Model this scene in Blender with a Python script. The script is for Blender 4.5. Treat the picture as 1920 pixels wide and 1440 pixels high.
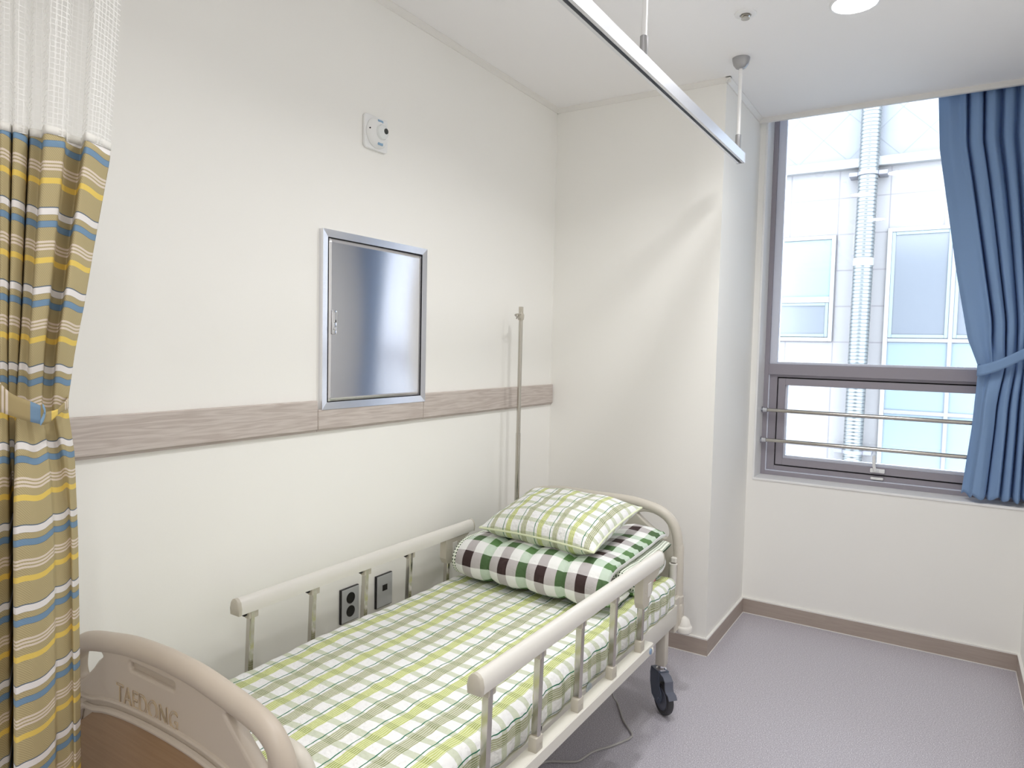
import bpy, bmesh, math, random
import numpy as np
from mathutils import Vector, Matrix

for o in list(bpy.data.objects):
    bpy.data.objects.remove(o, do_unlink=True)
S = bpy.context.scene
COL = S.collection

# ------------------------------------------------------------------ camera
F_PX, YAW, PITCH, ROLL = 1296.9625, 0.5621, 0.0539, 0.0223
CAM = np.array([1.8917, 0.1870, 1.5285])
_fw = np.array([-math.sin(YAW) * math.cos(PITCH), math.cos(YAW) * math.cos(PITCH), -math.sin(PITCH)])
_r = np.cross(_fw, [0, 0, 1.0]); _r /= np.linalg.norm(_r)
_u = np.cross(_r, _fw)
_rt = math.cos(ROLL) * _r + math.sin(ROLL) * _u
_up = -math.sin(ROLL) * _r + math.cos(ROLL) * _u
cd = bpy.data.cameras.new('camera')
cd.sensor_fit = 'HORIZONTAL'; cd.sensor_width = 36.0
cd.lens = F_PX / 1920 * 36.0
cd.clip_start = 0.05
cam = bpy.data.objects.new('camera', cd); COL.objects.link(cam)
M = Matrix.Identity(4)
for i in range(3):
    M[i][0] = _rt[i]; M[i][1] = _up[i]; M[i][2] = -_fw[i]; M[i][3] = CAM[i]
cam.matrix_world = M
S.camera = cam


def ray(u, v):
    return _fw + _rt * (u - 960) / F_PX - _up * (v - 720) / F_PX


def at(u, v, ax, val):
    """the point of the room plane (axis = val) measured at a photo pixel"""
    d = ray(u, v)
    return CAM + d * ((val - CAM[ax]) / d[ax])


def pix(P):
    d = np.asarray(P, float) - CAM
    z = d @ _fw
    return 960 + F_PX * (d @ _rt) / z, 720 - F_PX * (d @ _up) / z


# ------------------------------------------------------------------ world + exposure
W = bpy.data.worlds.new('sky'); S.world = W
W.use_nodes = True
bg = W.node_tree.nodes['Background']
bg.inputs['Color'].default_value = (0.90, 0.95, 1.0, 1)
bg.inputs['Strength'].default_value = 13.0
S.view_settings.view_transform = 'Standard'
S.view_settings.look = 'None'
S.view_settings.exposure = 0.10
S.view_settings.gamma = 1.0
try:
    S.cycles.diffuse_bounces = 8; S.cycles.max_bounces = 14; S.cycles.transparent_max_bounces = 16
except Exception:
    pass
S.view_settings.use_curve_mapping = False
LAMP_POWER = 7.2         # watts of each downlight
LAMP_STRENGTH = 24.0     # glow of its diffuser
LAMP_COLOR = (1.0, 0.992, 0.982, 1)

# room measures (metres)
YB, XC, YW, XR = 3.5993, 0.9253, 4.3164, 2.2537
HM, HC = 2.8175, 2.840          # lower edge of the crown moulding, ceiling
YF = -2.2                       # wall behind the camera
WF = 4.466                      # front of the window frame


# ------------------------------------------------------------------ material helpers
def lin(c):
    return tuple(((x / 255) / 12.92 if x / 255 <= 0.04045 else (((x / 255) + 0.055) / 1.055) ** 2.4) for x in c) + (1,)


class NT:
    def __init__(s, name):
        s.m = bpy.data.materials.new(name); s.m.use_nodes = True
        s.t = s.m.node_tree
        s.b = s.t.nodes['Principled BSDF']; s.out = s.t.nodes['Material Output']

    def n(s, typ, **kw):
        x = s.t.nodes.new(typ)
        for k, v in kw.items(): setattr(x, k, v)
        return x

    def put(s, sock, v):
        if hasattr(v, 'is_output') or isinstance(v, bpy.types.NodeSocket): s.t.links.new(v, sock)
        else: sock.default_value = v

    def math(s, op, a, b=None, c=None):
        x = s.n('ShaderNodeMath', operation=op)
        s.put(x.inputs[0], a)
        if b is not None: s.put(x.inputs[1], b)
        if c is not None: s.put(x.inputs[2], c)
        return x.outputs[0]

    def mix(s, f, a, b, blend='MIX'):
        x = s.n('ShaderNodeMix', data_type='RGBA', blend_type=blend)
        s.put(x.inputs[0], f); s.put(x.inputs[6], a); s.put(x.inputs[7], b)
        return x.outputs[2]

    def uv(s):
        x = s.n('ShaderNodeTexCoord'); sp = s.n('ShaderNodeSeparateXYZ')
        s.t.links.new(x.outputs['UV'], sp.inputs[0])
        return x.outputs['UV'], sp.outputs[0], sp.outputs[1]

    def obj(s):
        x = s.n('ShaderNodeTexCoord'); sp = s.n('ShaderNodeSeparateXYZ')
        s.t.links.new(x.outputs['Object'], sp.inputs[0])
        return x.outputs['Object'], sp.outputs[0], sp.outputs[1], sp.outputs[2]

    def noise(s, vec, scale, detail=2, rough=.5, out=0):
        x = s.n('ShaderNodeTexNoise')
        s.put(x.inputs['Vector'], vec)
        x.inputs['Scale'].default_value = scale; x.inputs['Detail'].default_value = detail
        x.inputs['Roughness'].default_value = rough
        return x.outputs[out]

    def scale(s, vec, sc):
        x = s.n('ShaderNodeMapping'); s.put(x.inputs[0], vec)
        x.inputs['Scale'].default_value = sc
        return x.outputs[0]

    def ramp(s, f, stops):
        x = s.n('ShaderNodeValToRGB'); s.put(x.inputs[0], f)
        e = x.color_ramp.elements
        while len(e) < len(stops): e.new(0.5)
        for el, (p, c) in zip(e, stops): el.position = p; el.color = c
        return x.outputs[0]

    def band(s, c, centre, hw, period):
        """1 inside a stripe of half width hw repeated every period"""
        q = s.math('SUBTRACT', c, centre)
        q = s.math('DIVIDE', q, period)
        q = s.math('ADD', q, 0.5)
        q = s.math('FRACT', q)
        q = s.math('SUBTRACT', q, 0.5)
        q = s.math('ABSOLUTE', q)
        return s.math('LESS_THAN', q, hw / period)

    def bump(s, h, strength, dist=0.002):
        x = s.n('ShaderNodeBump')
        x.inputs['Strength'].default_value = strength; x.inputs['Distance'].default_value = dist
        s.put(x.inputs['Height'], h)
        s.t.links.new(x.outputs[0], s.b.inputs['Normal'])

    def col(s, c): s.put(s.b.inputs['Base Color'], c)
    def rough(s, v): s.put(s.b.inputs['Roughness'], v)


def plain(name, rgb, rough=.5, metal=0., spec=None, aniso=None, bump=None):
    k = NT(name); k.col(lin(rgb)); k.rough(rough); k.b.inputs['Metallic'].default_value = metal
    if spec is not None: k.b.inputs['Specular IOR Level'].default_value = spec
    v, x, y, z = k.obj()
    f = k.noise(v, 14, 2)
    k.col(k.mix(k.math('MULTIPLY', f, .05), lin(rgb), lin(tuple(c * .86 for c in rgb))))
    if bump: k.bump(k.noise(v, bump[0], 3), bump[1], .001)
    return k.m


MT = {}
# wallpaper: fine woven grain
k = NT('wallpaper'); v, x, y, z = k.obj()
g = k.noise(k.scale(v, (1, 1, .35)), 420, 2)
k.col(k.mix(k.math('MULTIPLY', g, .10), lin((247, 246, 242)), lin((230, 228, 224)))); k.rough(.75)
k.b.inputs['Specular IOR Level'].default_value = .25
k.bump(g, .12, .001); MT['wall'] = k.m
k = NT('ceiling_paper'); v, x, y, z = k.obj()
g = k.noise(v, 300, 2)
k.col(k.mix(k.math('MULTIPLY', g, .06), lin((249, 248, 248)), lin((240, 239, 239)))); k.rough(.85)
k.b.inputs['Specular IOR Level'].default_value = .2
MT['ceiling'] = k.m
MT['moulding'] = plain('white_moulding', (238, 236, 232), .45)
MT['white'] = plain('white_lacquer', (243, 243, 243), .35)
MT['caulk'] = plain('white_caulk', (236, 234, 230), .5)
# floor: speckled grey vinyl
k = NT('speckled_vinyl'); v, x, y, z = k.obj()
a = k.noise(v, 260, 3, .7); b2 = k.noise(v, 95, 2)
c = k.ramp(a, [(.30, lin((120, 117, 126))), (.45, lin((182, 178, 188))), (.56, lin((198, 194, 204))), (.66, lin((255, 254, 255)))])
c = k.mix(k.math('MULTIPLY', b2, .22), c, lin((120, 114, 122)))
k.col(c); k.rough(.33); k.b.inputs['Specular IOR Level'].default_value = .45
k.bump(a, .22, .0012); MT['floor'] = k.m


def wood(name, c1, c2, c3, axis, rough=.5):
    k = NT(name); v, x, y, z = k.obj()
    sc = {'x': (.7, 12, 12), 'y': (12, .7, 12)}[axis]
    n1 = k.noise(k.scale(v, sc), 1.6, 4, .6)
    w = k.math('FRACT', k.math('MULTIPLY', n1, 9.0))
    w = k.math('ABSOLUTE', k.math('SUBTRACT', w, .5))
    f2 = {'x': (4, 160, 160), 'y': (160, 4, 160)}[axis]
    n2 = k.noise(k.scale(v, f2), 3, 3)
    c = k.mix(k.math('MULTIPLY', w, 1.5), lin(c1), lin(c2))
    c = k.mix(k.math('MULTIPLY', n2, .55), c, lin(c3))
    k.col(c); k.rough(rough); k.bump(n2, .08, .001)
    return k.m


MT['rail_wood'] = wood('greige_wood_foil_long', (186, 174, 167), (220, 212, 206), (180, 168, 161), 'y')
MT['base_wood_y'] = wood('taupe_wood_foil_deep', (183, 170, 160), (172, 158, 148), (160, 146, 137), 'y')
MT['base_wood_x'] = wood('taupe_wood_foil_wide', (183, 170, 160), (172, 158, 148), (160, 146, 137), 'x')
MT['panel_wood'] = wood('brown_wood_inset', (158, 128, 96), (146, 115, 84), (132, 103, 76), 'x', .45)
# metals
k = NT('brushed_stainless'); v, x, y, z = k.obj()
g = k.noise(k.scale(v, (1, 2, 260)), 5, 3)
k.col(k.mix(k.math('MULTIPLY', g, .25), lin((226, 226, 230)), lin((206, 206, 212))))
k.b.inputs['Metallic'].default_value = 1; k.rough(k.math('ADD', k.math('MULTIPLY', g, .04), .15))
k.b.inputs['Anisotropic'].default_value = .75; k.b.inputs['Anisotropic Rotation'].default_value = .25
tg = k.n('ShaderNodeTangent', direction_type='UV_MAP'); k.t.links.new(tg.outputs[0], k.b.inputs['Tangent'])
MT['steel'] = k.m
MT['steel_frame'] = plain('satin_steel_frame', (232, 232, 236), .22, 1)
MT['tube_steel'] = plain('polished_steel_tube', (196, 192, 184), .16, 1)
MT['chrome'] = plain('chrome', (225, 226, 230), .08, 1)
MT['alu'] = plain('white_anodised_aluminium', (222, 224, 230), .32, .85)
MT['silver_paint'] = plain('silver_paint', (176, 176, 178), .35, .7)
# plastics and paints
MT['bed_paint'] = plain('warm_grey_bed_enamel', (224, 221, 212), .32)
MT['bed_plastic'] = plain('beige_moulded_plastic', (206, 200, 189), .42)
MT['foot_plastic'] = plain('taupe_moulded_plastic', (190, 178, 164), .40)
MT['rail_plastic'] = plain('pale_grey_rail_plastic', (225, 222, 216), .30)
MT['bracket'] = plain('greige_bracket_plastic', (196, 190, 177), .4)
MT['red'] = plain('red_plastic', (196, 22, 32), .35)
MT['dark'] = plain('black_plastic', (26, 24, 26), .4)
MT['tyre'] = plain('charcoal_rubber', (62, 62, 66), .5)
MT['hub'] = plain('slate_plastic', (98, 102, 116), .4)
MT['fork'] = plain('dark_slate_steel', (96, 106, 124), .3, .3)
MT['cord'] = plain('grey_cord_rubber', (182, 180, 178), .45)
MT['socket_face'] = plain('satin_gunmetal', (196, 198, 201), .4, .2)
MT['letter'] = plain('champagne_lettering', (196, 176, 146), .3, .3)
MT['alarm'] = plain('white_alarm_plastic', (240, 241, 241), .35)
MT['blue_mark'] = plain('pale_blue_label', (140, 175, 205), .5)
MT['frame_grey'] = plain('mauve_grey_frame', (154, 149, 158), .42)
MT['frame_dark'] = plain('charcoal_frame', (78, 74, 80), .45)
MT['bead'] = plain('daylit_bead', (222, 226, 240), .35)  # bluish daylight on the inner frame return is put into this colour
MT['gasket'] = plain('black_gasket', (24, 23, 26), .6)


def emit(name, rgb, s):
    k = NT(name); k.t.nodes.remove(k.b)
    e = k.n('ShaderNodeEmission'); e.inputs[0].default_value = rgb; e.inputs[1].default_value = s
    k.t.links.new(e.outputs[0], k.out.inputs[0]); return k.m


MT['lamp'] = emit('lit_diffuser', LAMP_COLOR, LAMP_STRENGTH)


def glassy(name, tint, ior=1.45, facing=1.0):
    k = NT(name); k.t.nodes.remove(k.b)
    tr = k.n('ShaderNodeBsdfTransparent'); tr.inputs[0].default_value = tint
    gl = k.n('ShaderNodeBsdfGlossy'); gl.inputs['Roughness'].default_value = 0.0
    fr = k.n('ShaderNodeFresnel'); fr.inputs[0].default_value = ior
    mx = k.n('ShaderNodeMixShader')
    k.t.links.new(k.math('MULTIPLY', fr.outputs[0], facing), mx.inputs[0])
    k.t.links.new(tr.outputs[0], mx.inputs[1]); k.t.links.new(gl.outputs[0], mx.inputs[2])
    k.t.links.new(mx.outputs[0], k.out.inputs[0]); return k.m


MT['glass'] = glassy('window_glass', (.95, .98, 1, 1))


# check cloth of the mattress cover and the pillow (UV in metres)
def check_cloth(name, shift=0.0, wf=1.0):
    k = NT(name); uv, u, v = k.uv()
    wob = k.math('MULTIPLY', k.math('SUBTRACT', k.noise(uv, 26, 1), .5), .0085)
    uu = k.math('ADD', u, wob)
    wob2 = k.math('MULTIPLY', k.math('SUBTRACT', k.noise(uv, 20, 1), .5), .008)
    vv = k.math('ADD', v, wob2)
    cross = k.band(vv, .0, .0115, .0645)
    fine = k.band(uu, .0, .0017, .0066)
    A = k.band(uu, .228 + shift, .0165 * wf, .169)
    B = k.band(uu, .3125 + shift, .0175 * wf, .169)
    G = k.band(uu, .2855 + shift, .0016, .0845)
    base = k.mix(k.math('MULTIPLY', k.noise(uv, 55, 2), .22), lin((246, 246, 246)), lin((216, 218, 220)))
    c = k.mix(k.math('MULTIPLY', cross, .62), base, lin((186, 196, 158)))
    ca = k.mix(cross, lin((193, 202, 118)), lin((160, 172, 84)))
    ca = k.mix(k.math('MULTIPLY', fine, .62), ca, lin((238, 241, 212)))
    cb = k.mix(cross, lin((171, 174, 136)), lin((138, 146, 96)))
    cb = k.mix(k.math('MULTIPLY', fine, .62), cb, lin((234, 235, 224)))
    c = k.mix(A, c, ca); c = k.mix(B, c, cb)
    c = k.mix(G, c, lin((42, 116, 88)))
    k.col(c); k.rough(.8); k.b.inputs['Specular IOR Level'].default_value = .2
    vo = k.n('ShaderNodeTexVoronoi'); k.put(vo.inputs['Vector'], uv); vo.inputs['Scale'].default_value = 62
    h = k.math('ADD', vo.outputs['Distance'], k.noise(uv, 120, 2))
    k.bump(h, .65, .005)
    return k.m


MT['check'] = check_cloth('green_check_seersucker')
MT['check_pillow'] = check_cloth('green_check_pillowcase', .0, .74)

# gingham quilt
k = NT('gingham_quilt'); uv, u, v = k.uv()
SQ = .0425
wob = k.math('MULTIPLY', k.math('SUBTRACT', k.noise(uv, 9, 1), .5), .006)


def yarn(c):
    q = k.math('FRACT', k.math('DIVIDE', c, 4 * SQ))
    gsel = k.math('LESS_THAN', k.math('ABSOLUTE', k.math('SUBTRACT', q, .125)), .125)
    bsel = k.math('LESS_THAN', k.math('ABSOLUTE', k.math('SUBTRACT', q, .625)), .125)
    return gsel, bsel


gu, bu = yarn(k.math('ADD', u, wob)); gv, bv = yarn(k.math('ADD', v, wob))
c = lin((240, 241, 240))
c = k.mix(k.math('MAXIMUM', gu, gv), c, lin((200, 216, 200)))
c = k.mix(k.math('MAXIMUM', bu, bv), c, lin((190, 185, 186)))
c = k.mix(k.math('MULTIPLY', gu, gv), c, lin((92, 130, 78)))
c = k.mix(k.math('MAXIMUM', k.math('MULTIPLY', gu, bv), k.math('MULTIPLY', bu, gv)), c, lin((76, 104, 66)))
c = k.mix(k.math('MULTIPLY', bu, bv), c, lin((58, 42, 42)))
k.col(c); k.rough(.6); k.b.inputs['Specular IOR Level'].default_value = .3
wv = k.n('ShaderNodeTexWave', bands_direction='Y'); k.put(wv.inputs['Vector'], uv)
wv.inputs['Scale'].default_value = 9; wv.inputs['Distortion'].default_value = 5; wv.inputs['Detail Scale'].default_value = 6
h = k.math('ADD', k.math('MULTIPLY', k.math('POWER', wv.outputs['Fac'], .25), .35), k.noise(uv, 45, 3))
k.bump(h, .5, .006); MT['quilt'] = k.m
# dotted lining
k = NT('dotted_lining'); uv, u, v = k.uv()
du = k.band(u, 0, .0026, .0105); dv = k.band(v, 0, .0026, .0105)
k.col(k.mix(k.math('MULTIPLY', du, dv), lin((238, 242, 230)), lin((54, 80, 52)))); k.rough(.8)
k.bump(k.noise(uv, 70, 2), .35, .004); MT['dots'] = k.m

# striped cubicle curtain: v = cloth height
PER = .157
k = NT('striped_curtain_cloth'); uv, u, v = k.uv()
tw = k.n('ShaderNodeTexWave', bands_direction='DIAGONAL'); k.put(tw.inputs['Vector'], uv)
tw.inputs['Scale'].default_value = 130; tw.inputs['Distortion'].default_value = .6
c = k.mix(k.math('MULTIPLY', tw.outputs['Fac'], .65), lin((192, 177, 136)), lin((160, 145, 107)))
BL = lin((120, 150, 178)); WH = lin((236, 232, 230)); PK = lin((226, 212, 198)); YE = lin((232, 203, 106)); DB = lin((98, 112, 128))


def stripe(c, centre, hw, colr):
    return k.mix(k.band(v, -centre * PER, hw * PER, PER), c, colr)


c = stripe(c, 0, .043, DB); c = stripe(c, 0, .038, BL)
for q in (.225, .270, .315): c = stripe(c, q, .0135, PK)
c = stripe(c, .457, .036, YE)
c = stripe(c, .832, .050, DB); c = stripe(c, .838, .042, WH)
k.col(c); k.rough(.75); k.b.inputs['Specular IOR Level'].default_value = .2
k.bump(tw.outputs['Fac'], .15, .001); MT['stripe'] = k.m
# tieback: stripes run across the band, u along it
k = NT('striped_tieback_cloth'); uv, v, u = k.uv()
c = lin((172, 154, 110))
c = stripe(c, 0, .06, BL)
for q in (.33, .39, .45): c = stripe(c, q, .018, PK)
c = stripe(c, .70, .045, YE)
k.col(c); k.rough(.75); MT['tie_stripe'] = k.m
# white net
k = NT('white_net'); uv, u, v = k.uv()
jit = k.math('MULTIPLY', k.math('SUBTRACT', k.noise(uv, 90, 1), .5), .004)
uu = k.math('ADD', u, jit); vv = k.math('ADD', v, jit)
m = k.math('MAXIMUM', k.band(uu, 0, .0009, .0135), k.band(vv, 0, .0007, .0105))
m = k.math('MAXIMUM', m, k.band(uu, .003, .0006, .027))
k.col(lin((244, 243, 240))); k.rough(.8)
tr = k.n('ShaderNodeBsdfTransparent'); mx = k.n('ShaderNodeMixShader')
k.put(mx.inputs[0], k.math('MAXIMUM', m, .05))
k.t.links.new(tr.outputs[0], mx.inputs[1]); k.t.links.new(k.b.outputs[0], mx.inputs[2])
k.t.links.new(mx.outputs[0], k.out.inputs[0]); MT['net'] = k.m
# blue curtain
k = NT('blue_woven_curtain'); uv, u, v = k.uv()
g = k.noise(uv, 500, 2)
k.col(k.mix(k.math('MULTIPLY', g, .6), lin((146, 176, 216)), lin((116, 146, 188)))); k.rough(.8)
k.b.inputs['Specular IOR Level'].default_value = .2; k.bump(g, .2, .001)
tl = k.n('ShaderNodeBsdfTranslucent'); tl.inputs[0].default_value = lin((110, 142, 190)); mx = k.n('ShaderNodeMixShader'); mx.inputs[0].default_value = .10
k.t.links.new(k.b.outputs[0], mx.inputs[1]); k.t.links.new(tl.outputs[0], mx.inputs[2])
k.t.links.new(mx.outputs[0], k.out.inputs[0]); MT['blue'] = k.m
# outside
k = NT('pale_stone_cladding'); v, x, y, z = k.obj()
n = k.noise(v, 34, 3)
c = k.mix(k.math('MULTIPLY', n, .25), lin((100, 99, 101)), lin((89, 87, 90)))
sx = k.band(x, .868, .006, .462); sz = k.band(z, .555, .006, .365)
c = k.mix(k.math('MAXIMUM', sx, sz), c, lin((81, 78, 82))); k.col(c); k.rough(.7); MT['stone'] = k.m
k = NT('diamond_metal_cladding'); v, x, y, z = k.obj()
p = k.math('ADD', x, k.math('MULTIPLY', z, 1.02)); q = k.math('SUBTRACT', x, k.math('MULTIPLY', z, 1.02))
d = k.math('MAXIMUM', k.band(p, .699 + 3.71 * 1.02, .006, .47), k.band(q, .699 - 3.71 * 1.02, .006, .47))
k.col(k.mix(d, lin((85, 88, 94)), lin((68, 71, 78)))); k.rough(.5); k.b.inputs['Metallic'].default_value = .15
MT['diamond'] = k.m
MT['out_white'] = plain('white_outside_frame', (102, 103, 105), .5)
MT['out_grey'] = plain('lavender_grey_frame', (85, 85, 92), .5)
MT['out_blue'] = plain('pale_blue_sash', (81, 92, 100), .5)
MT['pane_cyan'] = plain('cyan_frosted_pane', (82, 99, 107), .25)
MT['pane_grey'] = plain('grey_reflective_pane', (74, 78, 85), .2)
MT['pane_pale'] = plain('pale_blue_panel', (82, 94, 103), .3)
k = NT('spiral_duct_metal'); v, x, y, z = k.obj()
sp = k.band(z, 0, .005, .036)
k.col(k.mix(sp, lin((94, 98, 100)), lin((60, 64, 68)))); k.b.inputs['Metallic'].default_value = .6; k.rough(.3)
MT['duct'] = k.m


# ------------------------------------------------------------------ mesh helpers
def link(name, me, mats, parent=None, sharp=35):
    o = bpy.data.objects.new(name, me); COL.objects.link(o)
    for m in (mats if isinstance(mats, (list, tuple)) else [mats]):
        me.materials.append(MT[m] if isinstance(m, str) else m)
    if sharp is not None:
        me.polygons.foreach_set('use_smooth', [True] * len(me.polygons))
        try: me.set_sharp_from_angle(angle=math.radians(sharp))
        except Exception: pass
    if parent is not None:
        o.parent = parent
        if parent.type == 'EMPTY': o.matrix_parent_inverse = Matrix.Translation(-Vector(parent.location))
    return o


class MB:
    def __init__(s): s.v = []; s.f = []; s.mi = []; s.uv = {}

    def add(s, vs, fs, mi=0):
        b = len(s.v); s.v += [tuple(map(float, p)) for p in vs]
        for f in fs: s.f.append(tuple(b + i for i in f)); s.mi.append(mi)

    def box(s, a, b, bev=.0, mi=0, rot=None, seg=1):
        a, b = np.minimum(a, b), np.maximum(a, b)
        bm = bmesh.new(); bmesh.ops.create_cube(bm, size=1)
        for vv in bm.verts: vv.co = Vector((vv.co.x * (b[0] - a[0]), vv.co.y * (b[1] - a[1]), vv.co.z * (b[2] - a[2])))
        if bev > 0:
            bmesh.ops.bevel(bm, geom=bm.edges[:], offset=min(bev, min(b - a) * .49), segments=seg, profile=.5, affect='EDGES')
        c = (np.array(a) + b) / 2
        if rot is not None: bmesh.ops.transform(bm, matrix=rot, verts=bm.verts[:])
        bm.verts.index_update()
        s.add([np.array(vv.co) + c for vv in bm.verts], [[q.index for q in f.verts] for f in bm.faces], mi); bm.free()
        return s

    def ring(s, x0, x1, z0, z1, y0, y1, w, bev=.0015):
        wl, wr, wb, wt = w if isinstance(w, tuple) else (w,) * 4
        s.box((x0, y0, z0), (x0 + wl, y1, z1), bev); s.box((x1 - wr, y0, z0), (x1, y1, z1), bev)
        s.box((x0 + wl, y0, z0), (x1 - wr, y1, z0 + wb), bev); s.box((x0 + wl, y0, z1 - wt), (x1 - wr, y1, z1), bev); return s

    def tube(s, path, r, n=12, mi=0, cap=True, prof=None, up=None, closed=False):
        P = [np.array(p, float) for p in path]; m = len(P)
        R = r if isinstance(r, (list, tuple)) else [r] * m
        rings = []; prev = None
        for i in range(m):
            if closed: t = P[(i + 1) % m] - P[i - 1]
            else: t = P[min(i + 1, m - 1)] - P[max(i - 1, 0)]
            t = t / (np.linalg.norm(t) + 1e-12)
            if prev is None:
                a = np.array(up, float) if up is not None else (np.array([0, 0, 1.]) if abs(t[2]) < .9 else np.array([0, 1., 0]))
            else: a = prev
            a = a - t * (a @ t); a /= np.linalg.norm(a) + 1e-12; prev = a
            b = np.cross(t, a)
            if prof: rings.append([P[i] + a * q[1] * R[i] + b * q[0] * R[i] for q in prof])
            else: rings.append([P[i] + R[i] * (a * math.cos(2 * math.pi * j / n) + b * math.sin(2 * math.pi * j / n)) for j in range(n)])
        n = len(rings[0]); vs = [p for g in rings for p in g]; fs = []
        for i in range(m if closed else m - 1):
            for j in range(n):
                k2 = (i + 1) % m
                fs.append((i * n + j, i * n + (j + 1) % n, k2 * n + (j + 1) % n, k2 * n + j))
        if cap and not closed: fs += [tuple(range(n))[::-1], tuple((m - 1) * n + j for j in range(n))]
        s.add(vs, fs, mi); return s

    def lathe(s, prof, origin, axis=(0, 0, 1), n=32, mi=0):
        ax = np.array(axis, float); ax /= np.linalg.norm(ax)
        a = np.cross(ax, [0, 0, 1.] if abs(ax[2]) < .9 else [1., 0, 0]); a /= np.linalg.norm(a); b = np.cross(ax, a)
        O = np.array(origin, float); m = len(prof)
        vs = [O + ax * h + rr * (a * math.cos(2 * math.pi * j / n) + b * math.sin(2 * math.pi * j / n)) for rr, h in prof for j in range(n)]
        fs = [(i * n + j, i * n + (j + 1) % n, (i + 1) * n + (j + 1) % n, (i + 1) * n + j) for i in range(m - 1) for j in range(n)]
        fs += [tuple(range(n))[::-1], tuple((m - 1) * n + j for j in range(n))]
        s.add(vs, fs, mi); return s

    def build(s, name, mats, parent=None, sharp=35):
        me = bpy.data.meshes.new(name); me.from_pydata(s.v, [], s.f)
        bm = bmesh.new(); bm.from_mesh(me); bmesh.ops.recalc_face_normals(bm, faces=bm.faces[:]); bm.to_mesh(me); bm.free()
        if any(s.mi): me.polygons.foreach_set('material_index', s.mi)
        me.update(); return link(name, me, mats, parent, sharp)


def sheet(name, G, UV, mats, parent=None, wrap=False, thick=0, mi=None, sharp=70):
    """grid of points G[i][j] with metres UV"""
    G = np.asarray(G, float); UV = np.asarray(UV, float); a, b = G.shape[:2]
    idx = lambda i, j: i * b + j
    f = [(idx(i, j), idx(i, (j + 1) % b), idx(i + 1, (j + 1) % b), idx(i + 1, j)) for i in range(a - 1) for j in range(b if wrap else b - 1)]
    me = bpy.data.meshes.new(name); me.from_pydata([tuple(p) for p in G.reshape(-1, 3)], [], f)
    ul = me.uv_layers.new(name='UVMap')
    U = UV.reshape(-1, 2); li = 0; dat = []
    for (p0, p1, p2, p3) in f:
        q = [U[p0], U[p1], U[p2], U[p3]]
        dat += [c for t in q for c in t]
    ul.data.foreach_set('uv', dat)
    if mi is not None: me.polygons.foreach_set('material_index', mi)
    o = link(name, me, mats, parent, sharp)
    if thick:
        md = o.modifiers.new('thick', 'SOLIDIFY'); md.thickness = thick; md.offset = 0
    return o


def plate(name, loops, t, y, mat, parent=None, bev=.004, to=None):
    """flat board in the xz plane cut from outlines (holes included), thickness t, centred on y"""
    cu = bpy.data.curves.new('c', 'CURVE'); cu.dimensions = '2D'; cu.fill_mode = 'BOTH'
    cu.extrude = t / 2 - bev; cu.bevel_depth = bev; cu.bevel_resolution = 2; cu.offset = -bev
    for L in loops:
        sp = cu.splines.new('POLY'); sp.points.add(len(L) - 1); sp.use_cyclic_u = True
        for p, q in zip(sp.points, L): p.co = (q[0], q[1], 0, 1)
    ob = bpy.data.objects.new('c', cu); COL.objects.link(ob)
    bpy.context.view_layer.update()
    me = bpy.data.meshes.new_from_object(ob.evaluated_get(bpy.context.evaluated_depsgraph_get()))
    bpy.data.objects.remove(ob, do_unlink=True); bpy.data.curves.remove(cu)
    if to is None: to = Matrix(((1, 0, 0, 0), (0, 0, -1, y), (0, 1, 0, 0), (0, 0, 0, 1)))
    me.transform(to); me.name = name; me.materials.clear()
    return link(name, me, mat, parent, 40)


def smooth(pts, n, closed=False):
    """Catmull-Rom through pts"""
    P = [np.array(p, float) for p in pts]; m = len(P); out = []
    segs = m if closed else m - 1
    for i in range(segs):
        g = (lambda q: P[q % m]) if closed else (lambda q: P[max(0, min(m - 1, q))])
        p0, p1, p2, p3 = g(i - 1), g(i), g(i + 1), g(i + 2)
        for j in range(n):
            t = j / n
            out.append(.5 * (2 * p1 + (p2 - p0) * t + (2 * p0 - 5 * p1 + 4 * p2 - p3) * t * t + (3 * p1 - p0 - 3 * p2 + p3) * t ** 3))
    if not closed: out.append(P[-1])
    return out


def tag(o, label, cat, group=None):
    o['label'] = label; o['category'] = cat
    if group: o['group'] = group
    return o


def thing(name, label, cat, loc, group=None):
    o = bpy.data.objects.new(name, None); COL.objects.link(o); o.location = loc; o.empty_display_size = .05
    bpy.context.view_layer.update()
    return tag(o, label, cat, group)


def struct(o):
    o['kind'] = 'structure'; return o


def dup(root, loc, label=None):
    r = root.copy(); COL.objects.link(r); r.location = loc
    if label: r['label'] = label
    for ch in root.children:
        c = ch.copy(); COL.objects.link(c); c.parent = r; c.matrix_parent_inverse = ch.matrix_parent_inverse.copy()
        for g in ch.children:
            d = g.copy(); COL.objects.link(d); d.parent = c
    return r


def crease(pts, n, passes=3):
    """straight cloth panels between creases, lightly rounded"""
    P = np.array(pts, float); out = []
    for i in range(len(P) - 1):
        for j in range(n): out.append(P[i] + (P[i + 1] - P[i]) * j / n)
    out.append(P[-1]); out = np.array(out)
    for _ in range(passes): out[1:-1] = (out[:-2] + 2 * out[1:-1] + out[2:]) / 4
    return out


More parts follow.
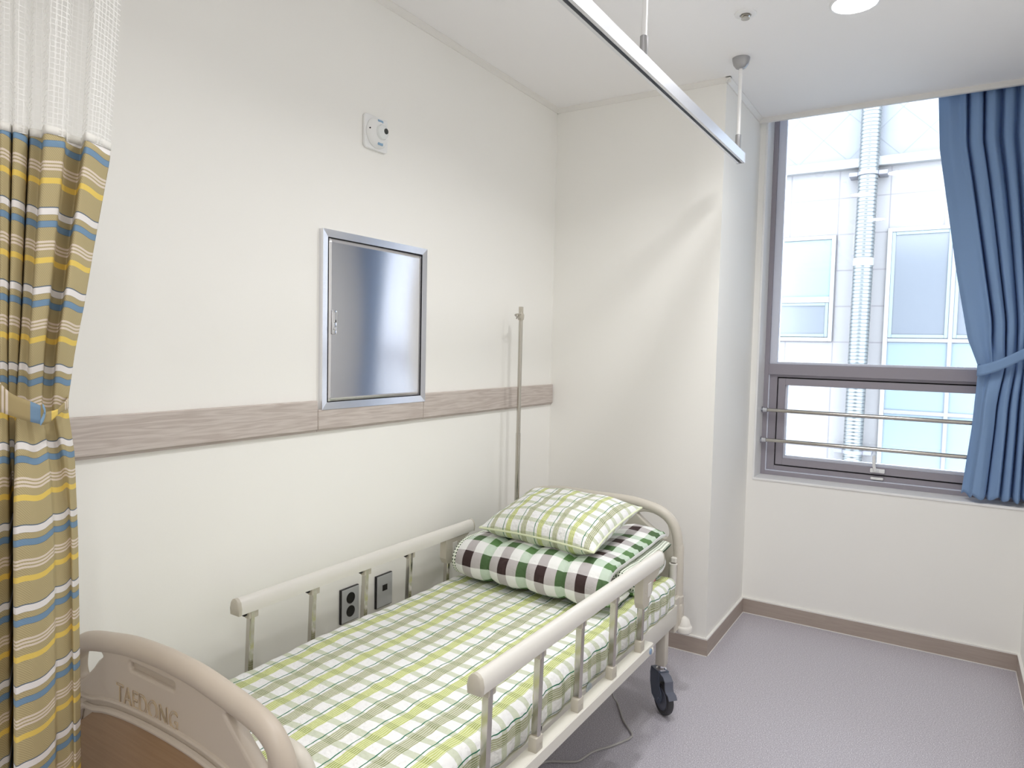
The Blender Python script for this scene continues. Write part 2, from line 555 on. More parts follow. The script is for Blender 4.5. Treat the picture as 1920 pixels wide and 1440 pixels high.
# ================================================================== THE SETTING
struct(MB().box((-.15, YF - .1, -.1), (XR + .15, YW + .35, 0)).build('floor', 'floor'))
struct(MB().box((-.12, YF - .1, 0), (0, YB + .1, 3.1)).build('wall_left', 'wall'))
struct(MB().box((-.12, YB, 0), (XC, YW + .3, 3.1)).build('wall_back', 'wall'))
w = MB()
w.box((XC - .005, YW, 0), (XR + .1, YW + .28, .790))
w.box((XC - .005, YW, .79), (.962, YW + .28, 3.1))
struct(w.build('wall_window', 'wall'))
struct(MB().box((XR, YF - .1, 0), (XR + .12, YW + .3, 3.1)).build('wall_right', 'wall'))
struct(MB().box((-.12, YF - .12, 0), (XR + .12, YF, 3.1)).build('wall_front', 'wall'))
c = MB().box((-.12, YF - .1, HC), (XR + .12, 4.285, HC + .2))
c.box((.9, 4.285, 3.02), (XR + .12, YW + .35, 3.14))
struct(c.build('ceiling', 'ceiling'))

# crown mouldings: small stepped profile swept along each wall
PR = [(0, 0), (0, -.0225), (.006, -.0225), (.010, -.015), (.018, -.010), (.022, -.004), (.022, 0)]


def crown(name, a, b, nrm):
    a = np.array(a, float); b = np.array(b, float); nrm = np.array(nrm, float)
    vs = [p + nrm * q[0] + np.array([0, 0, q[1]]) for p in (a, b) for q in PR]; n = len(PR)
    m = MB(); m.add(vs, [(j, (j + 1) % n, n + (j + 1) % n, n + j) for j in range(n)] + [tuple(range(n)), tuple(range(n, 2 * n))])
    return struct(m.build(name, 'moulding', None, 30))


crown('trim_1', (0, YF, HC), (0, YB, HC), (1, 0, 0))
crown('trim_2', (0, YB, HC), (XC + .022, YB, HC), (0, -1, 0))
crown('trim_3', (XC, YB - .022, HC), (XC, YW - .03, HC), (1, 0, 0))
struct(MB().box((XC, 4.262, HM - .004), (XR, 4.286, HC + .01), .004, seg=2).build('trim_4', 'moulding'))

# baseboards, 89 mm, thin white caulk line on top and foot
def baseboard(name, a, b, mat):
    m = MB().box(a, b, .0)
    d = np.array(b, float) - a
    ax = 0 if d[0] < d[1] else 1
    e = .0025
    lo, hi = np.array(a, float), np.array(b, float)
    g = MB()
    l2, h2 = lo.copy(), hi.copy(); l2[2] = hi[2]; h2[2] = hi[2] + .007
    o = m.build(name, mat); struct(o)
    g.box(l2, h2)
    l3, h3 = lo.copy(), hi.copy(); h3[2] = .003
    l3[ax] -= .003; h3[ax] += .003
    g.box(l3, h3)
    g.build('caulk_line', 'caulk', o)


BT = .082
baseboard('baseboard_left', (0, YF, 0), (.012, YB, BT), 'base_wood_y')
baseboard('baseboard_back', (.012, YB - .012, 0), (XC + .012, YB, BT), 'base_wood_x')
baseboard('baseboard_side', (XC, YB, 0), (XC + .012, YW - .012, BT), 'base_wood_y')
baseboard('baseboard_window', (XC, YW - .012, 0), (XR - .012, YW, BT), 'base_wood_x')
baseboard('baseboard_right', (XR - .012, YF, 0), (XR, YW, BT), 'base_wood_y')

# wood bumper board on the left wall, three lengths (the middle one is cut under the cabinet)
for i, (y0, y1, zt) in enumerate([(YF, 1.882, 1.3226), (1.884, 2.462, 1.290), (2.464, YB - .004, 1.3226)]):
    m = MB().box((0, y0, 1.2188), (.018, y1, zt), .0025)
    m.box((0, y0, 1.2110), (.010, y1, 1.2188))
    struct(m.build('trim_%d' % (5 + i), 'rail_wood'))

# ------------------------------------------------------------------ window
win = thing('window_1', 'large grey framed window with a fixed upper pane and a tilting lower sash', 'window', (1.6, WF, .8))
win['kind'] = 'structure'
XL, XRR, ZB, ZT = .968, 2.245, .803, 3.0
MB().ring(XL, XRR, ZB, ZT, WF, 4.56, (.024, .024, .023, .025)).box((.992, WF, 1.399), (2.221, 4.56, 1.461), .0015).build('window_frame', 'frame_grey', win)
MB().ring(.998, 2.215, .832, 1.399, 4.484, 4.56, (.042, .042, .028, .014), .001).build('inner_frame', 'frame_grey', win)
MB().ring(.992, 2.221, .826, 1.399, 4.474, 4.56, (.006, .006, .006, .0005), .0002).ring(.992, 2.221, 1.461, 2.975, 4.488, 4.54, (.042, .042, .013, .025), .001).build('glazing_bead', 'bead', win)
MB().ring(1.040, 2.173, .860, 1.385, 4.500, 4.55, .010, .0005).build('gasket', 'gasket', win)
sash = MB().ring(1.048, 2.165, .868, 1.378, 4.474, 4.54, .039).build('sash', 'frame_grey', win)
MB().ring(1.087, 2.126, .907, 1.339, 4.490, 4.53, (.011, .011, .016, .001), .0003).build('sash_bead', 'bead', sash)
MB().box((1.09, 4.508, .915), (2.12, 4.511, 1.345)).build('sash_pane', 'glass', sash)
MB().box((1.03, 4.508, 1.47), (2.185, 4.511, 2.96)).build('upper_pane', 'glass', win)
h = at(1646, 883, 1, 4.468)
m = MB().box((h[0] - .038, 4.452, h[2] - .010), (h[0] + .034, 4.474, h[2] + .012), .004, seg=2)
m.tube([(h[0], 4.450, h[2]), (h[0] - .012, 4.438, h[2] + .004), (h[0] - .018, 4.436, h[2] + .03), (h[0] - .020, 4.438, h[2] + .085)], [.010, .009, .008, .0075], 10)
m.build('sash_handle', 'white', sash)
MB().box((h[0] - .035, 4.464, .839), (h[0] + .028, 4.486, .853), .003).build('strike_plate', 'white', win)
m = MB().box((.958, YW - .006, ZB - .013), (XR, WF + .03, ZB), .002)
m.build('window_sill', 'white', win)
MB().box((.956, YW - .004, ZB), (XL, WF + .03, 3.05), .002).build('jamb_lining', 'white', win)

# ------------------------------------------------------------------ neighbouring building
D = 8.0
bld = thing('neighbour_building', 'pale stone clad building across the alley with white framed windows', 'building', (1.4, D, -3))
MB().box((-7, D, -3), (9, D + .3, 3.40)).build('facade', 'stone', bld)
MB().box((-7, D - .02, 3.46), (9, D + .3, 5.2)).build('diamond_cladding', 'diamond', bld)
MB().box((-7, D - .09, 3.385), (9, D + .3, 3.475), .005).build('ledge', 'out_white', bld)


def outside_window(x0, x1, z0, z1, rows, cols, name, fw=.04, mats=('out_white',), xs=None):
    """a facade window: frame with its panes; rows = list of (z0, z1, pane material, sash?)"""
    m = MB().ring(x0, x1, z0, z1, D - .035, D + .02, fw, .003)
    f = m.build(name, mats[0], bld)
    for (za, zb, pm, sa) in rows:
        for (xa, xb) in cols:
            if sa:
                s2 = MB().ring(xa, xb, za, zb, D - .026, D + .01, .032, .003)
                s2.build('sash', 'out_blue', f)
            MB().box((xa, D - .012, za), (xb, D - .004, zb)).build('pane', pm, f)
    return f


f1 = outside_window(-.40, .862, 1.655, 2.742, [(2.115, 2.70, 'pane_cyan', 0), (1.70, 2.055, 'pane_grey', 1)], [(-.36, .818)], 'left_window')
MB().box((-.36, D - .035, 2.055), (.822, D + .02, 2.115), .003).build('transom', 'out_white', f1)
f2 = outside_window(1.325, 3.3, -.9, 2.775, [(1.70, 2.735, 'pane_grey', 1), (.985, 1.655, 'pane_pale', 0), (.42, .955, 'pane_pale', 0), (-.86, .39, 'pane_pale', 0)], [(1.365, 1.872), (1.908, 2.40), (2.44, 3.26)], 'right_window')
m = MB()
for zz in (1.677, .970, .405): m.box((1.365, D - .033, zz - .02), (3.26, D + .02, zz + .018), .003)
for xx in (1.89, 2.42): m.box((xx - .018, D - .0335, -.86), (xx + .018, D + .02, 2.735), .003)
m.build('mullions', 'out_grey', f2)

struct(MB().box((-8, YW + .4, -3.1), (10, 12, -3)).build('ground', 'stone'))
duct = thing('ventilation_duct', 'silver spiral ventilation duct rising up the stone facade outside', 'duct', (1.12, 7.86, -2.5))
prof = []
z = -2.5
while z < 5.6:
    prof += [(.088, z), (.0905, z + .004), (.0905, z + .010), (.088, z + .014)]; z += .036
p0 = at(1635, 207, 1, 7.86); p1 = at(1608, 679, 1, 7.86)
sl = (p0[0] - p1[0]) / (p0[2] - p1[2])
m = MB(); n = 28
vs = [((p1[0] + sl * (zz - p1[2])) + rr * math.cos(2 * math.pi * j / n), 7.86 + rr * math.sin(2 * math.pi * j / n), zz) for rr, zz in prof for j in range(n)]
m.add(vs, [(i * n + j, i * n + (j + 1) % n, (i + 1) * n + (j + 1) % n, (i + 1) * n + j) for i in range(len(prof) - 1) for j in range(n)])
m.build('duct_pipe', 'duct', duct, 50)
for zz in (2.44,):
    MB().lathe([(.088, -.04), (.094, -.038), (.094, .038), (.088, .04)], (p1[0] + sl * (zz - p1[2]), 7.86, zz)).build('joint_collar', 'out_white', duct)
for zz in (3.30, .55):
    xx = p1[0] + sl * (zz - p1[2])
    m = MB().box((xx - .17, 7.83, zz - .02), (xx - .09, D, zz + .02), .004).box((xx + .09, 7.83, zz - .02), (xx + .17, D, zz + .02), .004)
    m.lathe([(.089, -.018), (.096, -.016), (.096, .016), (.089, .018)], (xx, 7.86, zz)); m.build('wall_bracket', 'out_grey', duct)

# ------------------------------------------------------------------ safety bars across the sash
for i, (u0, v0, u1, v1, lab) in enumerate([(1433, 769, 1819, 792, 'upper stainless safety bar across the lower window sash'), (1428, 824, 1809, 857, 'lower stainless safety bar nearest the window sill')]):
    yb = 4.425
    za = at(u0, v0, 1, yb)[2]; zb = at(u1, v1, 1, yb)[2]
    zc = (za + zb) / 2
    t = thing('safety_bar', lab, 'bar', (1.6, yb, zc), 'window safety bars')
    MB().tube([(.985, yb, zc), (XR - .004, yb, zc)], .0112, 16).build('tube', 'tube_steel', t)
    m = MB().lathe([(.013, 0), (.021, .003), (.021, .006), (.015, .010), (.0145, .034), (.0115, .036)], (.968, yb, zc), (1, 0, 0), 20)
    m.build('end_bracket', 'chrome', t)
    m = MB().lathe([(.013, 0), (.021, .003), (.021, .006), (.015, .010), (.0145, .034), (.0115, .036)], (XR, yb, zc), (-1, 0, 0), 20)
    m.build('end_bracket', 'chrome', t)

# ------------------------------------------------------------------ access cabinet on the left wall
cab = thing('access_panel', 'stainless steel access cabinet door set in the cream wall', 'cabinet', (0, 2.18, 1.289))
ya, yb_, zb_, zt_ = 1.8978, 2.4695, 1.2887, 1.9286
fw = .026
o4 = [(ya, zb_), (yb_, zb_), (yb_, zt_), (ya, zt_)]; i4 = [(ya + fw, zb_ + fw), (yb_ - fw, zb_ + fw), (yb_ - fw, zt_ - fw), (ya + fw, zt_ - fw)]
for kq in range(4):
    q = (kq + 1) % 4
    m = MB(); A = [(0.0, *o4[kq]), (0.0, *o4[q]), (0.0, *i4[q]), (0.0, *i4[kq])]
    B = [(.020, *o4[kq]), (.020, *o4[q]), (.016, *i4[q]), (.016, *i4[kq])]
    m.add(A + B, [(0, 1, 2, 3), (4, 5, 6, 7), (0, 1, 5, 4), (1, 2, 6, 5), (2, 3, 7, 6), (3, 0, 4, 7)])
    m.build('frame_bar', 'steel_frame', cab, 20)
MB().box((.001, ya + fw, zb_ + fw), (.006, yb_ - fw, zt_ - fw)).build('recess', 'gasket', cab)
d0, d1, e0, e1 = ya + fw + .004, yb_ - fw - .004, zb_ + fw + .003, zt_ - fw - .005
G = []; UVg = []
NN = 40
for i in range(NN + 1):
    row = []; ur = []
    for j in range(NN + 1):
        s_, t_ = i / NN, j / NN
        y_ = d0 + (d1 - d0) * s_; z_ = e0 + (e1 - e0) * t_
        bul = .0050 * math.sin(math.pi * s_) * (.45 + .55 * math.sin(math.pi * t_)) + .0055 * (1 - s_)
        row.append((.011 + bul, y_, z_)); ur.append((y_, z_))
    G.append(row); UVg.append(ur)
door = sheet('door', G, UVg, 'steel', cab, thick=.002)
m = MB().box((.014, 1.938, 1.558), (.026, 1.962, 1.645), .003, seg=2)
m.box((.025, 1.944, 1.600), (.030, 1.956, 1.638), .002)
m.lathe([(.007, 0), (.007, .005), (.005, .006)], (.025, 1.950, 1.578), (1, 0, 0), 16)
m.build('handle', 'chrome', door)
MB().box((.0295, 1.9485, 1.602), (.0305, 1.9515, 1.610)).build('keyhole', 'dark', door)
MB().box((0, 2.4700, 1.301), (.017, 2.4738, 1.3222)).build('raw_edge', plain('raw_brown_edge', (120, 88, 66), .7), cab)

# ------------------------------------------------------------------ visual alarm
al = thing('visual_alarm', 'white square strobe alarm unit high on the cream wall', 'alarm', (0, 2.166, 2.322))
def rrect(w_, h_, r, n=6):
    out = []
    for cx, cy, a0 in ((w_ / 2 - r, h_ / 2 - r, 0), (-w_ / 2 + r, h_ / 2 - r, 90), (-w_ / 2 + r, -h_ / 2 + r, 180), (w_ / 2 - r, -h_ / 2 + r, 270)):
        for i in range(n + 1):
            a = math.radians(a0 + 90 * i / n); out.append((cx + r * math.cos(a), cy + r * math.sin(a)))
    return out
plate('base_plate', [rrect(.126, .126, .014)], .012, 0, 'alarm', al, .004, Matrix(((0, 0, 1, .0062), (1, 0, 0, 2.166), (0, 1, 0, 2.326), (0, 0, 0, 1))))
ac = (.012, 2.166, 2.326)
MB().lathe([(.056, 0), (.057, .004), (.052, .013), (.046, .017), (.032, .026), (.028, .027)], ac, (1, 0, 0), 40).build('dome', 'alarm', al)
kk = NT('clear_lens'); kk.rough(.12); kk.col(lin((232, 236, 236)))
len_ = MB().lathe([(.0275, .026), (.0285, .029), (.026, .036), (.018, .041), (.012, .043)], ac, (1, 0, 0), 28).build('lens', kk.m, al)
MB().lathe([(.011, .0425), (.010, .0455), (.005, .047)], (ac[0], ac[1] + .006, ac[2] + .003), (1, 0, 0), 16).build('flash_bulb', plain('smoked_glass', (48, 52, 48), .15), len_)
for dz in (.041, -.041):
    MB().box((.0285, 2.153, ac[2] + dz - .006), (.0335, 2.181, ac[2] + dz + .006), .002).build('label', 'blue_mark', al)
MB().lathe([(.0026, 0), (.0026, .004)], (.0245, ac[1] - .050, ac[2] + .006), (1, 0, 0), 10).build('indicator', 'dark', al)

# ------------------------------------------------------------------ wall outlets behind the bed
so = thing('power_outlet', 'grey double power outlet with black sides low on the wall', 'outlet', (0, 2.054, .538))
MB().box((0, 2.007, .470), (.010, 2.100, .602), .001).build('backbox', 'dark', so)
MB().box((.010, 2.010, .473), (.0125, 2.098, .600), .001).build('faceplate', 'socket_face', so)
for dz in (.562, .511):
    MB().lathe([(.0215, 0), (.0215, .0014), (.0185, .0014), (.0180, .0005)], (.0125, 2.054, dz), (1, 0, 0), 28).build('socket', 'dark', so)
da = thing('data_outlet', 'grey wall plate with one small black jack beside the power outlet', 'outlet', (0, 2.243, .538))
MB().box((0, 2.196, .470), (.010, 2.289, .602), .001).build('backbox', 'dark', da)
MB().box((.010, 2.199, .473), (.0125, 2.287, .600), .001).build('faceplate', 'socket_face', da)
MB().box((.0125, 2.229, .536), (.0133, 2.257, .560)).build('jack', 'dark', da)

# ------------------------------------------------------------------ downlights
P = [at(1603, 5, 2, HC)[:2], (1.215, 2.46), (1.235, 1.24), (1.95, -.10), (1.95, -1.35)]  # last two are unseen, added to light the camera end of the room
labs = ['round white downlight lit in the ceiling nearest the window', 'lit round downlight second from the window', 'lit round downlight third from the window',
        'added unseen downlight above the foot end of the room', 'added unseen downlight farthest from the window']
dl = thing('downlight', labs[0], 'light', (*P[0], HC), 'ceiling downlights')
x_, y_ = P[0]
MB().lathe([(.088, 0), (.087, -.003), (.080, -.005), (.077, -.0035), (.077, 0)], (x_, y_, HC), n=48).build('trim_ring', 'white', dl)
MB().lathe([(.0765, -.001), (.0765, -.0042), (.070, -.0052)], (x_, y_, HC), n=48).build('diffuser', 'lamp', dl)
ld = bpy.data.lights.new('downlight_lamp', 'AREA'); ld.shape = 'DISK'; ld.size = .15; ld.energy = LAMP_POWER
ld.color = LAMP_COLOR[:3]; ld.spread = math.radians(140)
lo = bpy.data.objects.new('lamp', ld); COL.objects.link(lo); lo.location = (x_, y_, HC - .0065)
lo.parent = dl; lo.matrix_parent_inverse = Matrix.Translation(-Vector(dl.location))
for p, l in zip(P[1:], labs[1:]): dup(dl, (*p, HC), l)
lo.data = ld.copy(); lo.data.energy = LAMP_POWER * .62

# sprinkler
sx, sy = at(1398, 26, 2, HC)[:2]
sp = thing('sprinkler', 'small white sprinkler rosette with metal head on the ceiling', 'sprinkler', (sx, sy, HC))
MB().lathe([(.042, 0), (.041, -.003), (.030, -.006), (.022, -.006), (.020, -.001)], (sx, sy, HC), n=32).build('rosette', 'white', sp)
MB().lathe([(.017, 0), (.017, -.010), (.012, -.013), (.012, -.017), (.016, -.018), (.016, -.020)], (sx, sy, HC), n=20).build('head', 'tube_steel', sp)

# ------------------------------------------------------------------ curtain track hung from the ceiling
TX, TZ = 1.042, 2.392
trk = thing('curtain_track', 'long white aluminium curtain track hung from the ceiling above the bed', 'track', (TX, 2.2, TZ))
path = [(TX, 3.462, TZ)] + [(TX, y, TZ) for y in np.linspace(3.3, 1.25, 8)]
R = .37
for a in np.linspace(8, 90, 12): path.append((TX - R + R * math.cos(math.radians(a)), 1.25 - R * math.sin(math.radians(a)), TZ))
path += [(.35, .88, TZ), (.004, .88, TZ)]
pr = [(-.017, .044), (.017, .044), (.017, 0), (.006, 0), (.006, .012), (-.006, .012), (-.006, 0), (-.017, 0)]
MB().tube(path, 1.0, prof=pr, up=(0, 0, 1)).build('rail', 'alu', trk, 30)
MB().tube([(p[0], p[1], p[2] + .0115) for p in path[:-1]], 1.0, prof=[(-.0055, .001), (.0055, .001), (.0055, 0), (-.0055, 0)], up=(0, 0, 1)).build('slot', 'dark', trk, 30)
MB().box((TX - .019, 3.460, TZ - .002), (TX + .019, 3.465, TZ + .046), .001).build('end_cap', 'alu', trk)
for (hx, hy) in ((TX, 3.40), (TX, 2.262), (TX, 1.27)):
    m = MB().tube([(hx, hy, TZ + .08), (hx, hy, HC - .02)], .0085, 12)
    hg = m.build('hanger_rod', 'white', trk)
    MB().lathe([(.012, -.047), (.022, -.043), (.033, -.028), (.038, -.008), (.038, 0)], (hx, hy, HC), n=28).build('ceiling_cup', 'silver_paint', hg)
    MB().lathe([(.012, .044), (.012, .052), (.0125, .053), (.0125, .110), (.010, .112)], (hx, hy, TZ), n=16).build('sleeve', 'silver_paint', hg)

# ------------------------------------------------------------------ cubicle curtain (left)
PC = np.array([.325, .855]); dv2 = PC - CAM[:2]; dv2 /= np.linalg.norm(dv2); rv = np.array([-dv2[1], dv2[0]]) * -1
if rv @ _rt[:2] < 0: rv = -rv


def on_bundle(u, z):
    s_ = 0.
    for _ in range(6):
        a = pix((*(PC + rv * s_), z))[0]; b = pix((*(PC + rv * (s_ + .001)), z))[0]
        s_ += (u - a) / (b - a) * .001
    return s_


TN = [(-70, 0), (-50, -.03), (-30, -.035), (-12, .02), (-8, .0), (3, -.035), (20, -.025), (23, .02), (26, -.035), (50, -.025), (53, .025), (57, -.02), (79, -.015), (82, -.066), (118, -.052), (121, -.025), (153, .0), (156, -.060), (182, -.034), (205, .0)]
BN = [(-60, 0), (-48, -.03), (-32, -.035), (-20, .02), (-12, -.05), (2, -.035), (17, -.02), (20, .03), (23, .06), (26, .06), (28, -.06), (33, -.098), (60, -.078), (88, -.050), (103, -.036), (106, -.005), (128, .012), (138, .018), (141, .004), (153, .03)]
EDGE = [(2.42, 232), (2.2, 226), (1.9, 205), (1.72, 176), (1.6, 158), (1.5, 140), (1.385, 126), (1.28, 140), (1.1, 147), (.8, 151), (.4, 154), (.1, 157)]


def edge(z): return float(np.interp(z, [e[0] for e in EDGE][::-1], [e[1] for e in EDGE][::-1]))


def curtain_rows(zs, wav=0.0):
    G = []; UV = []
    arc = None
    for z in zs:
        t = np.clip((1.55 - z) / .45, 0, 1); t = t * t * (3 - 2 * t)
        e = edge(z); nodes = []
        pinch = 1 - .55 * math.exp(-((z - 1.385) / .10) ** 2)
        for a, b in zip(TN, BN):
            u = (a[0] / 205 * (1 - t) + b[0] / 153 * t) * e
            dd = (a[1] * (1 - t) + b[1] * t) * pinch
            nodes.append((on_bundle(u, z), dd + wav * math.sin(a[0] * .09 + z * 7)))
        c = crease(nodes, 10, 3)
        pts = [(PC[0] + rv[0] * q[0] + dv2[0] * q[1], PC[1] + rv[1] * q[0] + dv2[1] * q[1], z) for q in c]
        if arc is None:
            arc = [0.]
            for i in range(1, len(pts)): arc.append(arc[-1] + math.dist(pts[i], pts[i - 1]) * 1.25)
        G.append(pts); UV.append([(a, z) for a in arc])
    return np.array(G), np.array(UV)


HEM = 1.925
cur = thing('cubicle_curtain', 'striped khaki privacy curtain with white net top tied at the bed foot', 'curtain', (*PC, .1))
G, UV = curtain_rows(np.linspace(HEM, .09, 90))
# fold-to-fold rise and fall of the stripes, and the cloth pulled up towards the tie
for i in range(G.shape[0]):
    for j in range(G.shape[1]):
        z = G[i, j, 2]
        s_ = j / (G.shape[1] - 1)
        UV[i, j, 1] = z - HEM + .004 * math.sin(s_ * 40) + .03 * (s_ - .5) * (1 if z > 1.385 else -1) * min(1, abs(z - 1.385) / .4)
UV[:, :, 1] += .015
sheet('striped_cloth', G, UV, 'stripe', cur, thick=.002)
G, UV = curtain_rows(np.linspace(TZ - .01, HEM - .004, 24), .006)
net = sheet('net_top', G, UV, 'net', cur)
G, UV = curtain_rows([HEM + .012, HEM + .004, HEM - .004])
hemband = sheet('net_hem', G, UV, plain('white_hem_tape', (232, 230, 224), .8), net, thick=.0035)


def on_front(u, v, off):
    """point at a photo pixel on the front of the bundle"""
    d = ray(u, v); n = np.array([dv2[0], dv2[1], 0.]); P0 = np.array([PC[0] + dv2[0] * off, PC[1] + dv2[1] * off, 0])
    return CAM + d * ((P0 - CAM) @ n / (d @ n))


def ribbon(name, pts, mat, parent, thick=.003, vscale=1.0, u0=0.):
    """pts: (u, v_top, v_bottom, off)"""
    top = smooth([on_front(a, b, o_) for a, b, c_, o_ in pts], 8); bot = smooth([on_front(a, c_, o_) for a, b, c_, o_ in pts], 8)
    G = []; UV = []; s_ = u0
    for i, (a, b) in enumerate(zip(top, bot)):
        if i: s_ += np.linalg.norm(a - top[i - 1])
        G.append([a * (1 - q) + b * q for q in np.linspace(0, 1, 5)]); UV.append([(s_, q * .05) for q in np.linspace(0, 1, 5)])
    return sheet(name, G, UV, mat, parent, thick=thick)


tb = ribbon('tieback', [(-40, 690, 735, -.05), (-10, 706, 758, -.075), (3, 722, 772, -.085), (22, 738, 780, -.09), (45, 748, 788, -.09), (66, 756, 793, -.09), (83, 764, 797, -.09)], 'tie_stripe', cur, u0=-.125)
ribbon('tie_loop', [(76, 774, 797, -.088), (92, 771, 792, -.08), (106, 768, 779, -.07), (118, 757, 770, -.05), (127, 747, 766, -.02), (124, 742, 760, .03)], 'tie_stripe', tb, u0=.02)
ribbon('tie_end', [(80, 757, 763, -.094), (84, 764, 775, -.095), (82, 775, 788, -.094), (76, 788, 798, -.092)], 'blue_mark', tb)

# ------------------------------------------------------------------ blue window curtain
bc = thing('window_curtain', 'blue woven curtain tied back at the right side of the window', 'curtain', (2.12, 4.35, .83))
ED = [(3.0, 1.780), (2.843, 1.785), (2.58, 1.802), (2.185, 1.866), (1.943, 1.906), (1.62, 1.968), (1.487, 2.016), (1.44, 2.018), (1.18, 2.006), (.90, 1.982), (.835, 1.976)]
exl = lambda z: float(np.interp(z, [e[0] for e in ED][::-1], [e[1] for e in ED][::-1]))
BT_ = [(0, .030), (.04, .012), (.10, -.004), (.20, -.004), (.25, -.028), (.27, .045), (.30, -.030), (.36, -.044), (.40, -.030), (.415, .03), (.44, -.034), (.51, -.04), (.55, -.01), (.58, .03), (.60, -.034), (.67, -.042), (.71, .02), (.74, -.03), (.82, -.036), (.85, .02), (.88, -.02), (.94, -.022), (1, .0)]
BB_ = [(0, .022), (.05, .012), (.11, .0), (.14, -.012), (.16, -.055), (.175, -.06), (.26, -.058), (.34, -.05), (.37, -.035), (.385, .02), (.41, -.03), (.50, -.04), (.56, -.045), (.60, .015), (.63, -.035), (.72, -.045), (.77, .02), (.80, -.04), (.86, -.046), (.90, .01), (.93, -.02), (.97, -.02), (1, .0)]
G = []; UV = []; arc = None
for z in np.linspace(3.0, .832, 110):
    t = np.clip((1.75 - z) / .5, 0, 1); t = t * t * (3 - 2 * t)
    pinch = 1 - .6 * math.exp(-((z - 1.50) / .08) ** 2)
    xl = exl(z); wd = 2.246 - xl; nodes = []
    for q, (a, b) in enumerate(zip(BT_, BB_)):
        fr = a[0] * (1 - t) + b[0] * t
        # diagonal drag of the folds towards the tie
        dr = .20 * math.sin(math.pi * fr) * np.clip((2.6 - z) / 1.1, 0, 1) * (1 - t)
        dz = (a[1] * (1 - t) + b[1] * t) * pinch + .006 * math.sin(q * 2.1 + z * 5)
        nodes.append((xl + wd * min(1, fr + dr), 4.352 + dz))
    c = crease(nodes, 8, 5)
    pts = [(min(q[0], 2.2505), min(q[1], 4.412), z + (.010 * math.sin(i * .21) if z < .86 else 0)) for i, q in enumerate(c)]
    if arc is None:
        arc = [0.]
        for i in range(1, len(pts)): arc.append(arc[-1] + math.dist(pts[i], pts[i - 1]))
    G.append(pts); UV.append([(a, z) for a in arc])
sheet('curtain_cloth', G, UV, 'blue', bc, thick=.002)
ctr = smooth([(2.030, 4.372, 1.470), (2.014, 4.330, 1.462), (2.030, 4.296, 1.464), (2.085, 4.284, 1.485), (2.145, 4.282, 1.518), (2.205, 4.288, 1.556), (2.249, 4.300, 1.588)], 8)
G = [[(p[0], p[1], p[2] + d) for d in np.linspace(.027, -.027, 5)] for p in ctr]
UV = [[(i * .01, d) for d in np.linspace(.027, -.027, 5)] for i in range(len(ctr))]
sheet('tieback', G, UV, 'blue', bc, thick=.004)
m = MB().tube([(1.62, 4.36, 3.005), (XR, 4.36, 3.005)], .009, 10); m.build('curtain_rod', 'white', bc)

# ================================================================== BED
bed = thing('hospital_bed', 'beige hospital bed with side rails along the cream wall', 'bed', (.51, 2.08, 0))
CX, HY, FY = .512, 3.135, 1.035
outer_r = [(.0, .853), (.12, .855), (.212, .853), (.309, .838), (.365, .815), (.400, .780), (.418, .735), (.426, .670), (.430, .60), (.432, .40)]
outer_f = [(.0, .841), (.12, .836), (.212, .824), (.309, .807), (.362, .788), (.394, .757), (.408, .72), (.413, .66), (.416, .58), (.418, .35)]
hole_r = [(.226, .795), (.262, .806), (.323, .800), (.350, .785), (.367, .758), (.374, .725), (.364, .706), (.344, .705), (.290, .740), (.233, .783)]


def end_board(y, dz, mat, CX, name, outer_r, hs=1.0):
    R_ = smooth([(a, b) for a, b in outer_r], 5)
    out = [(CX + p[0] - .012 * min(1, p[0] / .4), p[1] + dz - .012) for p in R_]
    L_ = [(2 * CX - p[0], p[1]) for p in out][::-1]
    loop = L_[:-1] + out
    hr = [(CX + (p[0] if hs == 1 else .361 - (.374 - p[0]) * .86) - .004, p[1] + dz - .006 - (.012 if hs < 1 else 0)) for p in smooth(hole_r, 4, True)]
    hl = [(2 * CX - p[0], p[1]) for p in hr][::-1]
    loops = [loop, hr, hl]
    if hs < 1: loops.append([(CX - .027 + p[0], .795 + p[1]) for p in rrect(.172, .018, .006)])   # recessed grip
    o = plate(name, loops, .034, y, mat, bed, .006)
    rim = [(CX + p[0] - .018 * min(1, p[0] / .25), y, p[1] + dz - .018) for p in R_]
    rim = [(2 * CX - p[0], p[1], p[2]) for p in rim][::-1][:-1] + rim
    MB().tube(rim, .0235, 16).build('rim', mat, o)
    return o


hb = end_board(HY, 0.0, 'bed_plastic', CX, 'headboard', outer_r)
for sgn in (-1, 1):
    # side post, IV socket tube and wall bumper of the headboard
    xx = CX + sgn * .415
    m = MB().lathe([(.024, .30), (.024, .405), (.026, .41), (.026, .445), (.021, .452), (.020, .47), (.020, .66), (.016, .675)], (xx, HY, 0), n=20)
    m.box((xx - sgn * .016, HY - .022, .292), (xx + sgn * .026, HY + .018, .415), .006, seg=2)
    m.build('corner_post', 'bed_plastic', hb)
    px = xx - sgn * .014 if sgn > 0 else .100
    m = MB().lathe([(.013, .474), (.0165, .478), (.0165, .585), (.0185, .590), (.0185, .596), (.013, .597), (.0125, .56)], (px, HY - .035, 0), n=20)
    m.box((px - .013, HY - .036, .596), (px + .013, HY - .016, .622), .004).box((px - .013, HY - .036, .452), (px + .013, HY - .016, .476), .004)
    m.build('pole_socket', 'rail_plastic', hb)
    bx = CX + sgn * .446
    m = MB().lathe([(.030, .285), (.036, .292), (.037, .308), (.033, .316), (.030, .318), (.022, .345), (.010, .355)], (bx, HY + .004, 0), n=28)
    m.build('wall_bumper', 'rail_plastic', hb)
FX = .484
fb = end_board(FY, .013, 'foot_plastic', FX, 'footboard', outer_f, .965)
